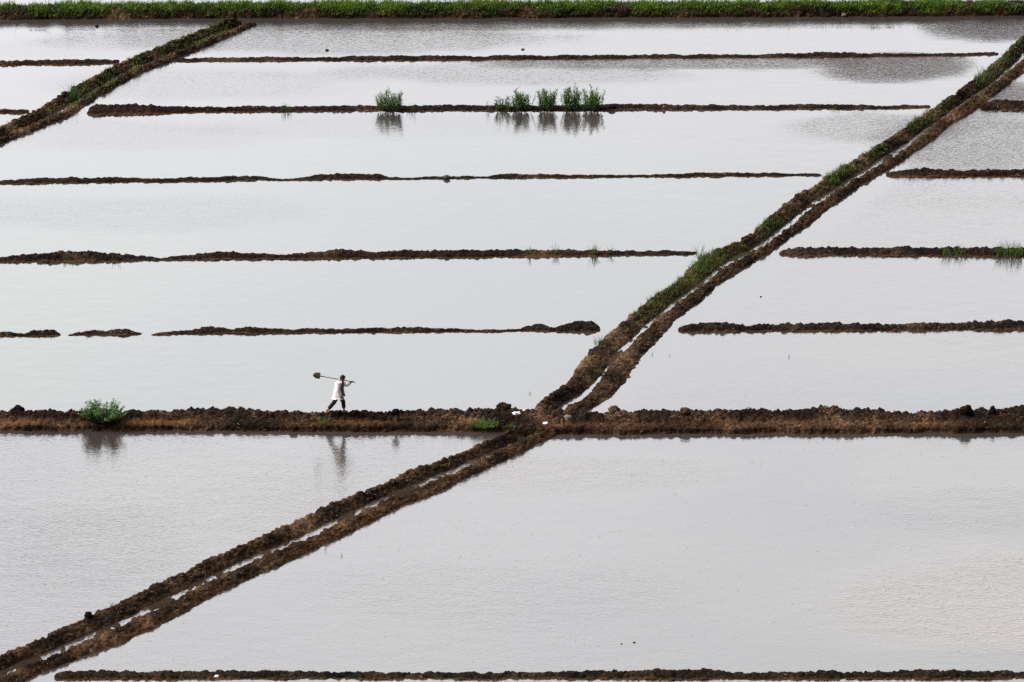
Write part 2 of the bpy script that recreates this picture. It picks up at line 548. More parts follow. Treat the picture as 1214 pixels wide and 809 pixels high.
# ------------------------------------------------------------------ irrigation ditches: two banks and a wet bed
LOW_L = [(-60, 806), (0, 778), (52.7, 755.5), (105, 729), (158, 704), (211, 680), (264, 655), (316, 633), (353, 615), (392, 597), (413, 589.5), (448, 576), (484.5, 559), (519, 546), (564, 529), (600, 514), (640, 497)]
LOW_S = [(-60, 829), (16, 792), (53, 778), (87, 763), (129, 745), (171, 725), (200, 711), (237, 692), (277, 672), (316, 655), (340, 645), (392, 621.6), (437, 600), (458, 591), (506, 571), (545, 555), (579, 538), (610, 524), (660, 502)]
LOW_R = [(-20, 832), (40, 803), (66, 792), (105, 775), (145, 763), (166, 753), (216, 729), (237, 716), (264, 701), (282, 693.5), (316, 678), (353, 660.6), (405, 637), (445, 616), (484.5, 597), (505.6, 590), (563.6, 562), (619, 537), (635.6, 527.6), (663, 514.4), (700, 498)]
UP_L = [(606, 510), (628, 494), (635.6, 487), (647, 472), (676.5, 452.5), (687, 435), (703, 414), (716, 401), (740, 381), (771, 356), (803, 336), (819, 319), (840, 300), (874, 287.5), (900.5, 271), (920, 253), (947, 229.5), (970, 219), (981, 210), (1008, 194), (1031, 179), (1065, 159.5), (1084, 144), (1107.5, 129), (1121, 119), (1147, 101.5), (1171, 84), (1200, 58), (1214, 40), (1236, 18)]
UP_S = [(634, 508), (650, 496), (662, 486), (680, 476), (697.5, 466), (716, 444.6), (726.5, 426), (742, 411.6), (758, 396), (771, 384), (808, 352), (832, 337.6), (853, 319), (866, 310), (895, 294), (908, 288), (920, 278), (941, 262.5), (965, 241), (983.6, 229.5), (1025, 202.5), (1068, 178), (1118, 137), (1147, 116), (1179, 96), (1194.5, 82), (1214, 66), (1250, 34)]
UP_R = [(650, 516), (664, 507), (680, 496), (699, 485.4), (724, 471), (747.6, 444.6), (763.4, 419.5), (779, 404), (800, 381), (811, 372), (827, 359), (848, 340), (874, 324), (895, 309), (925.6, 287.5), (960, 266), (986, 245), (1010, 227), (1034, 212), (1065, 193), (1113, 162), (1126, 148), (1152, 134), (1173, 119), (1194.5, 101.5), (1214, 87), (1260, 48)]
FAR_L = [(-60, 178), (0, 151.6), (39.5, 132), (76.4, 111), (100, 97.5), (132, 79), (169, 63), (211, 47.4), (248, 31.6), (274, 22), (296, 14)]
FAR_S = [(-60, 188), (5, 158), (26, 149), (55, 137), (76, 129), (97.5, 113), (132, 93.6), (158, 79), (200, 62), (237, 47), (263.6, 35.6), (300, 21)]
FAR_R = [(-60, 194), (0, 168.7), (47, 150), (97.5, 129), (124, 109), (163, 88), (200, 71), (232, 58), (277, 39.5), (311, 27.7), (330, 20)]


def line(pts, z, dy=0.0):
    g = np.array([G(a, b + dy, z) for a, b in pts])
    o = np.argsort(g[:, 1])
    return g[o, 1], g[o, 0]


def ditch(Lp, Sp, Rp, seed, hf, hn, step, lab_far, lab_near, group, sw=6.0, dry_near=0.4, bed=-0.03):
    yL, xL = line(Lp, hf, 1.0)
    yS, xS = line(Sp, 0.0, -sw * 0.5 - 1.0)
    yI, xI = line(Sp, hn, sw * 0.5 + 1.5)
    yR, xR = line(Rp, 0.0)
    y0 = max(yL[0], yS[0], yI[0], yR[0])
    y1 = min(yL[-1], yS[-1], yI[-1], yR[-1])
    y = np.arange(y0, y1, step)
    n = len(y)
    xl, xs_, xi, xr = np.interp(y, yL, xL), np.interp(y, yS, xS), np.interp(y, yI, xI), np.interp(y, yR, xR)
    k = fbm(np.stack([y * 0.5, y * 0, y * 0], -1), seed + 3, 3)
    # far bank
    a, b = xl - 0.28, np.maximum(xs_ - 0.03, xl + 0.40)
    q = np.linspace(-.1, 1.06, 40)
    z = np.interp(q, [-.1, 0, .2, .34, .5, .75, 1, 1.06], [-.15, 0, .82, 1, .92, .5, 0.03, -.12])
    P = np.zeros((n, len(q), 3))
    P[..., 0] = a[:, None] + (b - a)[:, None] * q[None]
    P[..., 1] = y[:, None]
    P[..., 2] = hf * (1 + 0.18 * k)[:, None] * z[None]
    am = 0.115 * np.interp(q, [-.1, 0, .2, .8, 1, 1.06], [.35, .5, 1, .8, .4, .3])[None] * np.ones((n, 1))
    f = earth("ditch_bank", P, seed, am, M_SOIL3, lab_far, "earth bank", group, big=0.20, small=0.10, lat=0.075)
    # near bank
    a, b = xi - 0.2, np.maximum(xr, xi + 0.3)
    z = np.interp(q, [-.1, 0, .24, .4, .6, .85, 1, 1.06], [-.15, 0, .88, 1, .9, .45, 0, -.12])
    P = np.zeros((n, len(q), 3))
    P[..., 0] = a[:, None] + (b - a)[:, None] * q[None]
    P[..., 1] = y[:, None]
    P[..., 2] = hn * (1 - 0.18 * k)[:, None] * z[None]
    pt = np.clip(0.3 + 1.4 * fbm(np.stack([y * 0.3, y * 0, y * 0 + 5], -1), seed + 13, 2), 0, 1)
    dry = np.interp(q, [.5, .75, .95, 1.02], [0.0, .6, 1.0, .3])[None] * pt[:, None] * dry_near
    c = earth("ditch_bank", P, seed + 60, am, M_SOIL3, lab_near, "earth bank", group, dry=dry, big=0.19, small=0.10, lat=0.075)
    # wet bed
    q = np.linspace(-.3, 1.3, 14)
    a, b = xs_ - 0.05, xi - 0.05
    P = np.zeros((n, len(q), 3))
    P[..., 0] = a[:, None] + (np.maximum(b - a, 0.2))[:, None] * q[None]
    P[..., 1] = y[:, None]
    P[..., 2] = bed + 0.11 * fbm(P * np.array([2.2, 0.8, 1]), seed + 25, 3)
    me = raw_mesh("ditch_bed", P, grid_quads(n, len(q)), {"dry": np.zeros((n, len(q)))})
    tag(mesh_obj("ditch_bed", me, M_BED), kind="structure")
    return f, c


ditch(LOW_L, LOW_S, LOW_R, 301, 0.33, 0.22, 0.045,
      "far clod bank of the ditch running to the bottom left corner", "near clod bank of the ditch running to the bottom left corner", "banks of the lower left ditch", sw=3.2, bed=-.016)
ditch(UP_L, UP_S, UP_R, 401, 0.35, 0.21, 0.05,
      "left grassy bank of the long ditch rising to the upper right corner", "right bare mud bank of the long ditch rising to the upper right corner", "banks of the upper right ditch", sw=5.5, bed=-.03)
ditch(FAR_L, FAR_S, FAR_R, 501, 0.34, 0.17, 0.055,
      "far bank of the small weedy ditch in the upper left corner", "near bank of the small weedy ditch in the upper left corner", "banks of the upper left ditch", sw=6.0, bed=-.035)

# ------------------------------------------------------------------ far grassy bank along the top of the picture
x, wl, tp = rs([(-60, 23.5, 8), (0, 23.5, 8), (300, 21.5, 7), (600, 21.5, 7), (760, 21, 8.5), (900, 20.5, 7), (1214, 19, 6), (1275, 19, 6)], 1.1)
near = np.array([G(a, b, 0) for a, b in zip(x, wl)])
u = np.linspace(0, 1, 34)
uy = np.interp(u, [0, .06, .3, .5, .75, .94, 1], [-.1, 0, .22, .55, 1.25, 1.75, 1.9])
uz = np.interp(u, [0, .06, .3, .5, .75, .94, 1], [-.12, 0, .36, .44, .42, 0, -.1])
P = np.zeros((len(x), len(u), 3))
P[..., 0] = near[:, 0][:, None]
P[..., 1] = near[:, 1][:, None] + uy[None]
P[..., 2] = uz[None]
bank = earth("grassy_bank", P, 601, 0.10, M_SOIL, "long earth bank overgrown with green grass across the top of the photo", "grassy bank", lat=0.06)
BANK = GRIDS[-1][1]


# ------------------------------------------------------------------ leaves and blades
class Blades:
    def __init__(s):
        s.V, s.Q, s.T, s.n = [], [], [], 0

    def blade(s, p, d, L, w, bend=0.3, tone=0.5, seg=2):
        """tapered leaf from p along d, drooping by bend"""
        d = Vector(d).normalized()
        side = d.cross(Vector((0, 0, 1)))
        if side.length < 1e-3: side = Vector((1, 0, 0))
        side = Matrix.Rotation(random.uniform(0, 6.28), 3, d) @ side.normalized()
        out = Vector((d.x, d.y, 0))
        if out.length > 1e-4: out.normalize()
        for k in range(seg + 1):
            f = k / seg
            c = Vector(p) + d * (L * f) + (out * 0.6 - Vector((0, 0, 0.55))) * (bend * L * f * f)
            ww = w * (1 - f ** 1.6) * 0.5 + 0.0015
            s.V.append(tuple(c - side * ww)); s.V.append(tuple(c + side * ww))
            s.T += [tone, tone]
            if k:
                b = s.n + 2 * k
                s.Q.append((b - 2, b - 1, b + 1, b))
        s.n += 2 * (seg + 1)

    def leaf(s, p, d, L, w, tone):
        """pointed oval leaf, 2 quads folded on its midrib"""
        d = Vector(d).normalized()
        side = d.cross(Vector((random.gauss(0, .4), random.gauss(0, .4), 1)))
        if side.length < 1e-3: side = Vector((1, 0, 0))
        side.normalize()
        nrm = side.cross(d)
        p = Vector(p)
        a, t = p, p + d * L
        m = p + d * L * 0.45
        s.V += [tuple(a), tuple(m + side * w * .5 + nrm * w * .18), tuple(t), tuple(m - side * w * .5 + nrm * w * .18), tuple(m)]
        s.T += [tone] * 5
        b = s.n
        s.Q += [(b, b + 1, b + 2, b + 4), (b, b + 4, b + 2, b + 3)]
        s.n += 5

    def build(s, name, mat, parent=None):
        me = raw_mesh(name, s.V, s.Q, {"tone": s.T})
        return mesh_obj(name, me, mat, parent)


def updir(lean):
    a = random.uniform(0, 2 * math.pi)
    r = abs(random.gauss(0, lean))
    return (math.cos(a) * r, math.sin(a) * r, 1)


def tone():
    return min(1, max(0, random.gauss(0.45, 0.24)))


# grass of the far bank: thousands of blades, uncountable
B = Blades()
nb, mb, _ = BANK.shape
dens = 0.5 + 0.5 * fbm(np.stack([BANK[:, 0, 0] * 0.5, BANK[:, 0, 0] * 0, BANK[:, 0, 0] * 0], -1), 620, 3)
clump = fbm(BANK * np.array([1.3, 1.3, 0.5]), 640, 3)
cnt = 0
while cnt < 30000:
    i = random.randrange(nb)
    j = int(min(mb - 4, max(5, random.gauss(17, 6.5))))
    c = clump[i, j]
    if random.random() > 0.45 + 0.9 * c + 0.3 * dens[i]: continue
    p = BANK[i, j]
    f = j / mb
    hgt = (0.16 + 0.20 * f) * (0.55 + 0.7 * random.random()) * (1 + 0.9 * c) * (0.6 + 0.75 * dens[i])
    t = min(1, max(0, random.gauss(0.32 + 0.55 * c + 0.25 * dens[i], 0.22)))
    p = (p[0] + random.uniform(-.04, .04), p[1] + random.uniform(-.04, .04), p[2] - 0.02)
    B.blade(p, updir(0.45), hgt, random.uniform(.018, .038), random.uniform(.1, .6), t)
    cnt += 1
for k in range(420):      # taller seed stalks behind
    i = random.randrange(nb)
    if random.random() > 0.3 + dens[i]: continue
    j = random.randrange(18, 28)
    p = BANK[i, j]
    B.blade(p, updir(0.12), random.uniform(.35, .62), 0.02, 0.1, random.uniform(.05, .45), 3)
for k in range(9000):     # broad leaved weeds hanging over the edge
    i = random.randrange(nb)
    j = random.randrange(9, 22)
    if clump[i, j] < -0.12 + 0.2 * random.random(): continue
    p = BANK[i, j]
    B.leaf((p[0], p[1], p[2] + random.uniform(.02, .2)), (random.gauss(0, 1), random.gauss(-.5, .7), random.uniform(-.2, .8)), random.uniform(.06, .12), random.uniform(.035, .06),
           min(1, max(0, random.gauss(0.62, 0.25))))
tag(B.build("grass", M_GRASS), "green grass and weeds covering the bank across the top", "grass", kind="stuff")

# scattered grass growing on the banks of the long ditch: ground cover
B = Blades()
grids = {o.name: P for o, P in GRIDS}


def cover(Pg, px, py, rx, ry, n, h0, h1, lean=0.4, w=(.012, .026), shift=0.0):
    xx, yy, _ = proj(Pg)
    k = np.argwhere((((xx - px) / rx) ** 2 + ((yy - py) / ry) ** 2 < 1) & (Pg[..., 2] > 0.03))
    if len(k) == 0: return
    for _ in range(int(n * 1.5)):
        i, j = k[random.randrange(len(k))]
        p = Pg[i, j]
        B.blade((p[0], p[1], p[2] - .01), updir(lean), random.uniform(h0, h1), random.uniform(*w), random.uniform(.1, .5),
                min(1, max(0, random.gauss(.45 + shift, .22))))


UPF = grids["ditch_bank.002"]
UPN = grids["ditch_bank.003"]
FRF, FRN = grids["ditch_bank.004"], grids["ditch_bank.005"]
for (px, py, rx, ry, n, a, b) in [(842, 312, 30, 15, 520, .14, .34), (816, 333, 24, 13, 330, .1, .26), (790, 352, 24, 14, 300, .1, .24), (766, 369, 20, 12, 220, .08, .2),
                                  (873, 300, 22, 10, 120, .08, .2), (912, 270, 20, 11, 210, .1, .26), (930, 255, 20, 12, 60, .08, .2), (994, 209, 20, 12, 330, .14, .34), (975, 228, 16, 10, 60, .1, .2),
                                  (1045, 185, 22, 12, 200, .1, .26), (1094, 146, 22, 14, 200, .12, .34), (1112, 136, 14, 10, 60, .1, .24), (1125, 125, 16, 10, 80, .08, .2), (1166, 95, 14, 10, 150, .15, .34),
                                  (1188, 78, 18, 12, 160, .1, .26), (1205, 62, 14, 16, 140, .1, .22), (1075, 158, 16, 10, 60, .08, .18), (745, 388, 14, 10, 50, .08, .2), (722, 405, 14, 12, 50, .06, .2),
                                  (704, 434, 14, 14, 36, .06, .14), (1010, 196, 14, 8, 90, .1, .2)]:
    cover(UPF, px, py, rx, ry, n, a, b)
for (px, py, rx, ry, n) in [(1085, 160, 20, 14, 50), (1150, 115, 20, 14, 60), (1185, 92, 20, 16, 90), (905, 290, 10, 8, 25), (955, 250, 12, 8, 25)]:
    cover(UPN, px, py, rx, ry, n, .06, .2)
for (px, py, rx, ry, n) in [(215, 50, 14, 8, 110), (200, 57, 16, 9, 90), (165, 72, 18, 9, 120), (135, 88, 16, 9, 80), (110, 103, 14, 9, 70), (240, 41, 14, 7, 60), (262, 33, 14, 7, 70), (60, 132, 14, 8, 40), (18, 152, 14, 8, 50), (88, 120, 10, 8, 60)]:
    cover(FRF, px, py, rx, ry, n, .08, .24, shift=.05)
for (px, py, rx, ry, n) in [(235, 47, 12, 6, 70), (258, 38, 12, 6, 60), (160, 82, 10, 7, 90), (125, 96, 12, 8, 90), (108, 108, 10, 8, 60), (86, 122, 10, 7, 70), (195, 68, 10, 6, 40)]:
    cover(FRN, px, py, rx, ry, n, .08, .22, shift=.15)
tag(B.build("ditch_grass", M_TUFT), "patchy green grass growing along the ditch banks", "grass", kind="stuff")


# ------------------------------------------------------------------ individual plants
def sit(px, py, dz=-0.02, only=None):
    p = stand(px, py, only)
    return Vector((p.x, p.y, p.z + dz))


def reed(px, base, top, wpx, n, label, only="earth_dike"):
    p = sit(px, base, -0.03, only)
    sc = 29.0 * (2470 + base) / 2971.0
    hh = (base - top) / sc / 0.95
    rad = wpx * 0.56 / sc
    root = empty("reed_clump", p)
    st, lf = Blades(), Blades()
    for k in range(n):
        a = random.uniform(0, 6.28)
        r = rad * 0.75 * math.sqrt(random.random())
        b = Vector((math.cos(a) * r, math.sin(a) * r * 0.6, 0))
        Ls = hh * random.triangular(.4, .98, .62) * (1 - 0.35 * (r / rad) ** 2)
        d = Vector((b.x * 0.5 / max(rad, .1) * .35 + random.gauss(0, .13), b.y * .35 + random.gauss(0, .12), 1)).normalized()
        st.blade(b, d, Ls, 0.014, 0.03, random.uniform(.3, .6), 3)
        m = int(8 + Ls * 15)
        for q in range(m):
            f = 0.12 + 0.88 * (q + random.random()) / m
            a2 = random.uniform(0, 6.28)
            e = random.uniform(.6, 2.2)
            dd = Vector((math.cos(a2), math.sin(a2), e))
            lf.blade(b + d * (Ls * f), dd, random.uniform(.13, .30) * (1.1 - .3 * f), random.uniform(.022, .04), random.uniform(.15, .6),
                     min(1, max(0, random.gauss(.32 + .25 * f, .2))), 2)
    st.build("stem", M_STEM, root)
    lf.build("foliage", M_REED, root)
    tag(root, label, "reed clump", "reed clumps on the far dike")
    return root


reed(462, 131, 102, 34, 46, "lone dense reed clump standing apart at the left of the reed row")
reed(598, 131, 110, 20, 16, "small low reed clump, first at the left end of the close row")
reed(617, 131, 102, 28, 44, "dense bushy reed clump between a small low clump and a pointed clump")
reed(648, 131, 97, 26, 40, "pointed reed clump standing alone between two gaps in the row")
reed(678, 131, 95, 22, 40, "tallest reed clump with a thin tip at its left side")
reed(701, 131, 98, 30, 40, "spreading reed clump at the right end of the row")


def tuft(px, base, hpx, wpx, n, label, mat=None, lean=0.25, w=(.010, .02), name="grass_tuft", only=None, group="small grass tufts on the dikes", shift=0.0):
    p = sit(px, base, -0.02, only)
    sc = 29.0 * (2470 + base) / 2971.0
    hh, rad = hpx / sc / 0.95, wpx * 0.5 / sc
    b_ = Blades()
    for k in range(n):
        a = random.uniform(0, 6.28)
        r = rad * math.sqrt(random.random())
        b_.blade((math.cos(a) * r, math.sin(a) * r * .7, -.02), updir(lean), hh * random.uniform(.45, 1.05), random.uniform(*w), random.uniform(.05, .4),
                 min(1, max(0, random.gauss(.45 + shift, .22))), 3)
    o = b_.build(name, mat or M_TUFT)
    o.location = p
    tag(o, label, "grass tuft", group)
    return o


tuft(340, 131, 12, 12, 34, "small leafy tuft alone on the reed dike, far left of the reeds", M_REED, only="earth_dike")
tuft(487, 131, 13, 10, 14, "few thin stems just right of the lone reed clump", M_REED, only="earth_dike")
tuft(579, 131, 15, 8, 7, "thin wispy stems just left of the close reed row", M_REED, only="earth_dike")
tuft(990, 129, 7, 14, 22, "tiny tuft near the right end of the reed dike", M_REED, only="earth_dike")
tuft(1131, 301, 14, 34, 90, "loose spiky tuft on the right dike, left of the denser one", only="earth_dike", lean=.4)
tuft(1196, 301, 19, 36, 170, "dense spiky grass tuft at the right edge of the photo", only="earth_dike", lean=.4)
tuft(628, 300, 12, 5, 16, "wispy grass blades at the left of the wisps on the lumpy brown dike", only="earth_dike")
tuft(660, 300, 12, 8, 21, "wispy grass on the lumpy brown dike, second wisp from the left", only="earth_dike")
tuft(704, 300, 15, 9, 32, "upright wisp of grass, tallest on the lumpy brown dike", only="earth_dike")
tuft(724, 300, 13, 6, 14, "thin wisp of grass nearest the ditch on the lumpy brown dike", only="earth_dike")
tuft(82, 305, 7, 16, 22, "short faint grass at the left end of the lumpy brown dike", only="earth_dike")
tuft(138, 305, 9, 12, 10, "two thin stalks on the left part of the lumpy brown dike", only="earth_dike")
tuft(86, 117, 22, 16, 90, "tall dark grass tuft on the bank of the upper left ditch", M_REED, only="ditch_bank", w=(.014, .026))
tuft(387, 499, 6, 20, 150, "bright green grass tuft by the walking man's feet", M_FRESH, only="wide_mud_dike", lean=.8)
tuft(574, 503, 9, 34, 300, "widest bright green grass tuft on the mud dike near the ditch crossing", M_FRESH, only="wide_mud_dike", lean=.7)
tuft(606, 505, 4, 14, 60, "small flat green tuft beside the ditch crossing", M_FRESH, only="wide_mud_dike", lean=.8)
tuft(786, 502, 7, 3, 16, "pale green sprout on the front of the right mud dike", M_FRESH, only="wide_mud_dike", lean=.5)
tuft(1184, 505, 6, 7, 22, "small green sprouts on the right mud dike near the photo edge", M_FRESH, only="wide_mud_dike", lean=.6)
tuft(41, 499, 5, 8, 26, "tiny green sprout on the mud dike left of the round bush", M_FRESH, only="wide_mud_dike", lean=.7)
tuft(136, 719, 8, 10, 26, "small grey green weed on the lower left ditch bank", M_REED, only="ditch_bank", lean=.5)
tuft(709, 408, 14, 12, 26, "green weed hanging at the end of the humped dike by the ditch", only="ditch_bank", lean=.5)
tuft(827, 303, 22, 16, 30, "tall grass wisps where the lumpy brown dike meets the ditch", only="ditch_bank", lean=.35)
tuft(1066, 160, 16, 4, 6, "few dark upright stalks on the water edge of the long ditch", M_REED, only="ditch_bank", lean=.12)
tuft(1166, 92, 20, 12, 40, "tall grass tuft on the long ditch near the upper right corner", M_REED, only="ditch_bank")
tuft(947, 232, 10, 8, 12, "thin grass on the bank left of the bright grass patch", only="ditch_bank")
tuft(648, 490, 7, 8, 40, "small green weed at the foot of the ditch crossing", M_TUFT, only="ditch_bank", lean=.6)
tuft(255, 487, 6, 4, 6, "single thin stalk on the mud dike behind and left of the man", only=None)


def leafy(px, base, top, wpx, n, label, name="leafy_bush", mat=None, leafs=(.08, .13), cat="bush", only="wide_mud_dike"):
    p = sit(px, base, -0.02, only)
    sc = 29.0 * (2470 + base) / 2971.0
    hh, rad = (base - top) / sc / 0.95, wpx * 0.5 / sc
    root = empty(name, p)
    st, lf = Blades(), Blades()
    for k in range(n):
        a = random.uniform(0, 6.28)
        r = math.sqrt(random.random())
        tip = Vector((math.cos(a) * r * rad, math.sin(a) * r * rad * .7, hh * math.sqrt(max(0.05, 1 - (r * .9) ** 2)) * (random.triangular(.38, 1.08, .7) if n > 20 else .9)))
        b = Vector((tip.x * .45, tip.y * .45, -.02))
        d = tip - b
        st.blade(b, d, d.length, .014, 0.0, .4, 2)
        m = max(6, int(d.length * 40))
        for q in range(m):
            f = 0.1 + 0.9 * q / m
            a2 = q * 2.4 + random.uniform(-.5, .5)
            lf.leaf(b + d * f + Vector((random.gauss(0, .015), random.gauss(0, .015), 0)), (math.cos(a2), math.sin(a2), random.uniform(-.1, .7)),
                    random.uniform(*leafs), random.uniform(*leafs) * .72, min(1, max(0, random.gauss(.32 + .32 * f, .2))))
    st.build("stem", M_STEM, root)
    lf.build("foliage", mat or M_BUSH, root)
    tag(root, label, cat)
    return root


leafy(122, 498, 470, 62, 80, "round leafy dark green bush on the wide mud dike left of the man")
leafy(887, 491, 480.5, 11, 6, "small leafy green sprout on top of the right mud dike", "leafy_sprout", leafs=(.06, .09), cat="sprout")


# ------------------------------------------------------------------ clods, stones, litter
def lump(name, px, py, wpx, hpx, seed, mat, label, cat, only=None, group=None, amp=.42, sink=0.3, loc=None):
    p = loc or sit(px, py, 0, only)
    sc = 29.0 * (2470 + py) / 2971.0
    w, h = wpx / sc / 2, hpx / sc / 0.95 / 2
    n, m = 20, 28
    th = np.linspace(0.02, math.pi - .02, n)
    ph = np.linspace(0, 2 * math.pi, m)
    T, Pp = np.meshgrid(th, ph, indexing="ij")
    D = np.stack([np.sin(T) * np.cos(Pp), np.sin(T) * np.sin(Pp), np.cos(T)], -1)
    r = 1 + amp * fbm(D * 1.6 + seed, seed, 4) * 1.5 + amp * .6 * clods((D + seed * 3.1).astype(np.float32), .7, seed)
    V = D * r[..., None] * np.array([w, w * .85, h])
    V[..., 2] += h * (1 - 2 * sink)
    V[:, -1] = V[:, 0]
    me = raw_mesh(name, V, grid_quads(n, m), {"dry": np.zeros((n, m))})
    o = mesh_obj(name, me, mat)
    o.location = p
    tag(o, label, cat, group)
    return o


cg = "big loose clods on the dikes"
lump("earth_clod", 728, 489, 13, 11, 3, M_SOIL, "rounded dark clod on the mud dike, just right of the ditch crossing", "earth clod", "wide_mud_dike", cg)
lump("earth_clod", 813, 490, 12, 8, 4, M_SOIL, "flat dark clod on the right mud dike, left of the leafy sprout", "earth clod", "wide_mud_dike", cg)
lump("earth_clod", 779, 490, 8, 5, 5, M_SOIL, "small clod between the two larger clods on the right mud dike", "earth clod", "wide_mud_dike", cg)
lump("earth_clod", 21, 490, 14, 12, 6, M_SOIL, "tall dark clod at the left end of the wide mud dike", "earth clod", "wide_mud_dike", cg)
lump("earth_clod", 1146, 490, 13, 11, 7, M_SOIL, "pointed clod, left of three on the far right of the mud dike", "earth clod", "wide_mud_dike", cg)
lump("earth_clod", 1177, 490, 7, 10, 8, M_SOIL, "narrow upright clod, middle of three on the far right of the mud dike", "earth clod", "wide_mud_dike", cg)
lump("earth_clod", 1202, 489, 10, 8, 9, M_SOIL, "round clod nearest the right photo edge on the mud dike", "earth clod", "wide_mud_dike", cg)
lump("earth_clod", 597, 488, 18, 12, 10, M_SOIL, "large mound of earth on the mud dike just left of the white litter", "earth clod", "wide_mud_dike", cg)
lump("earth_clod", 530, 211, 7, 4, 11, M_ROCK, "pointed brown rock on the thin dark dike", "rock", "earth_dike")
lump("earth_clod", 105, 731, 9, 7, 13, M_SOIL, "dark clod on the crest of the lower left ditch bank", "earth clod", "ditch_bank", cg)
lump("earth_clod", 726, 127, 7, 4, 14, M_SOIL, "small clod just right of the last reed clump", "earth clod", "earth_dike", cg)
lump("earth_clod", 747, 400, 5, 5, 15, M_SOIL, "dark clod on the near ditch bank beside the humped dike", "earth clod", "ditch_bank", cg)
lump("stone", 673, 497, 11, 6, 16, M_STONE, "pale brown flat stone on the mud at the ditch crossing", "stone", "wide_mud_dike")
lump("stone", 787, 128, 3, 4, 17, M_STONE, "small tan stone on the reed dike", "stone", "earth_dike")
lump("stone", 1000, 19, 5, 4, 18, M_STONE, "pale stone at the foot of the grassy bank", "stone", "grassy_bank")
lg = "bits of white litter at the ditch crossing"
lump("litter_scrap", 612, 491, 9, 3.4, 19, M_LITTER, "left white litter scrap at the top of the ditch crossing", "litter", "wide_mud_dike", lg, amp=.4)
lump("litter_scrap", 625, 491, 9, 4, 20, M_LITTER, "right white litter scrap, with the pink bit beside it", "litter", "wide_mud_dike", lg, amp=.4)
lump("litter_scrap", 622, 488, 5, 4, 21, M_PINK, "tiny pinkish scrap beside the right white litter", "litter", "wide_mud_dike", lg, amp=.4)
lump("litter_scrap", 647, 503, 6, 3, 22, M_LITTER, "white scrap lying at the mouth of the ditch crossing", "litter", None, lg, amp=.4)
lump("litter_scrap", 257, 803, 7, 3, 23, M_LITTER, "white scrap on the bottom dike", "litter", "earth_dike", None, amp=.4)


def floating(px, py, wpx, hpx, seed, label, mat=None):
    x, y, z = G(px, py)
    return lump("floating_clod", px, py, wpx, hpx, seed, mat or M_SOIL, label, "floating clod", group="dark bits on the water", loc=Vector((x, y, 0)))


floating(115, 32, 4, 2.6, 31, "dark bit on the water in the top left paddy")
floating(388, 60, 4, 2.0, 32, "dark bit on the farthest paddy, left one near the thin dike")
floating(620, 59, 4, 2.0, 33, "dark bit on the farthest paddy, middle near the thin dike")
floating(752, 762, 2.6, 1.6, 34, "small brown bit in the big lower paddy, right of a pair")
floating(737, 764, 2.2, 1.4, 35, "small brown bit in the big lower paddy, left of a pair")
floating(902, 352, 2.4, 1.4, 36, "tiny green bit on the water right of the ditch", M_GREENBIT)


def stalk(px, py, hpx, label):
    b_ = Blades()
    for k in range(3):
        b_.blade((random.gauss(0, .02), random.gauss(0, .02), -.05), updir(.12), hpx / 27.0, .02, .05, .15)
    o = b_.build("water_stalk", M_REED)
    o.location = G(px, py)
    tag(o, label, "plant stalk", "single stalks standing in the water")


stalk(629, 467, 5, "lone stalk in the calm paddy right of the man")
stalk(773, 421, 5, "left stalk of two in the water right of the ditch")
stalk(795, 422, 4, "right stalk of two in the water right of the ditch")
stalk(935, 424, 5, "faint stalk in the paddy above the right mud dike")
stalk(386, 651, 8, "thin stalk at the near edge of the lower left ditch")
stalk(405, 660, 5, "second thin stalk at the near edge of the lower left ditch")

# stake with a clod on it
p = sit(469, 499, -0.05, "wide_mud_dike")
me_v, me_q = [], []
n = 10
for k, (z, r) in enumerate([(0, .035), (.2, .033), (.38, .03), (.385, .0)]):
    for a in range(n):
        me_v.append((math.cos(a * 6.2832 / n) * r, math.sin(a * 6.2832 / n) * r, z))
    if k:
        for a in range(n):
            me_q.append(((k - 1) * n + a, (k - 1) * n + (a + 1) % n, k * n + (a + 1) % n, k * n + a))
o = mesh_obj("wooden_stake", raw_mesh("wooden_stake", me_v, me_q), M_WOOD)
o.location = p
tag(o, "short wooden stake stuck in the mud dike right of the man", "stake")
lump("earth_clod", 469, 489, 8, 8, 41, M_SOIL, "dark clod perched on the short wooden stake", "earth clod", None, cg, loc=Vector((p.x, p.y + .01, p.z + .36)))

# stubble and straw bits floating on the lower paddies
V, Q = [], []
for k in range(4000):
    px, py = random.uniform(-20, 1234), random.uniform(516, 797)
    x, y, _ = G(px, py)
    if fbm(np.array([[x * .22, y * .22, 0]]), 77, 2)[0] < random.uniform(-.5, .6): continue
    L = random.uniform(.012, .045)
    a = random.gauss(0, .5)
    w = random.uniform(.008, .018)
    c, s_ = math.cos(a), math.sin(a)
    z0, z1 = 0.004, random.uniform(.005, .016)
    b = len(V)
    V += [(x - L * c, y - L * s_, z0), (x + L * c, y + L * s_, z0), (x + L * c - w * s_, y + L * s_ + w * c, z1), (x - L * c - w * s_, y - L * s_ + w * c, z1)]
    Q.append((b, b + 1, b + 2, b + 3))
tag(mesh_obj("floating_straw", raw_mesh("floating_straw", V, Q), M_STRAW), "fine straw and stubble floating on the lower paddies", "straw", kind="stuff")

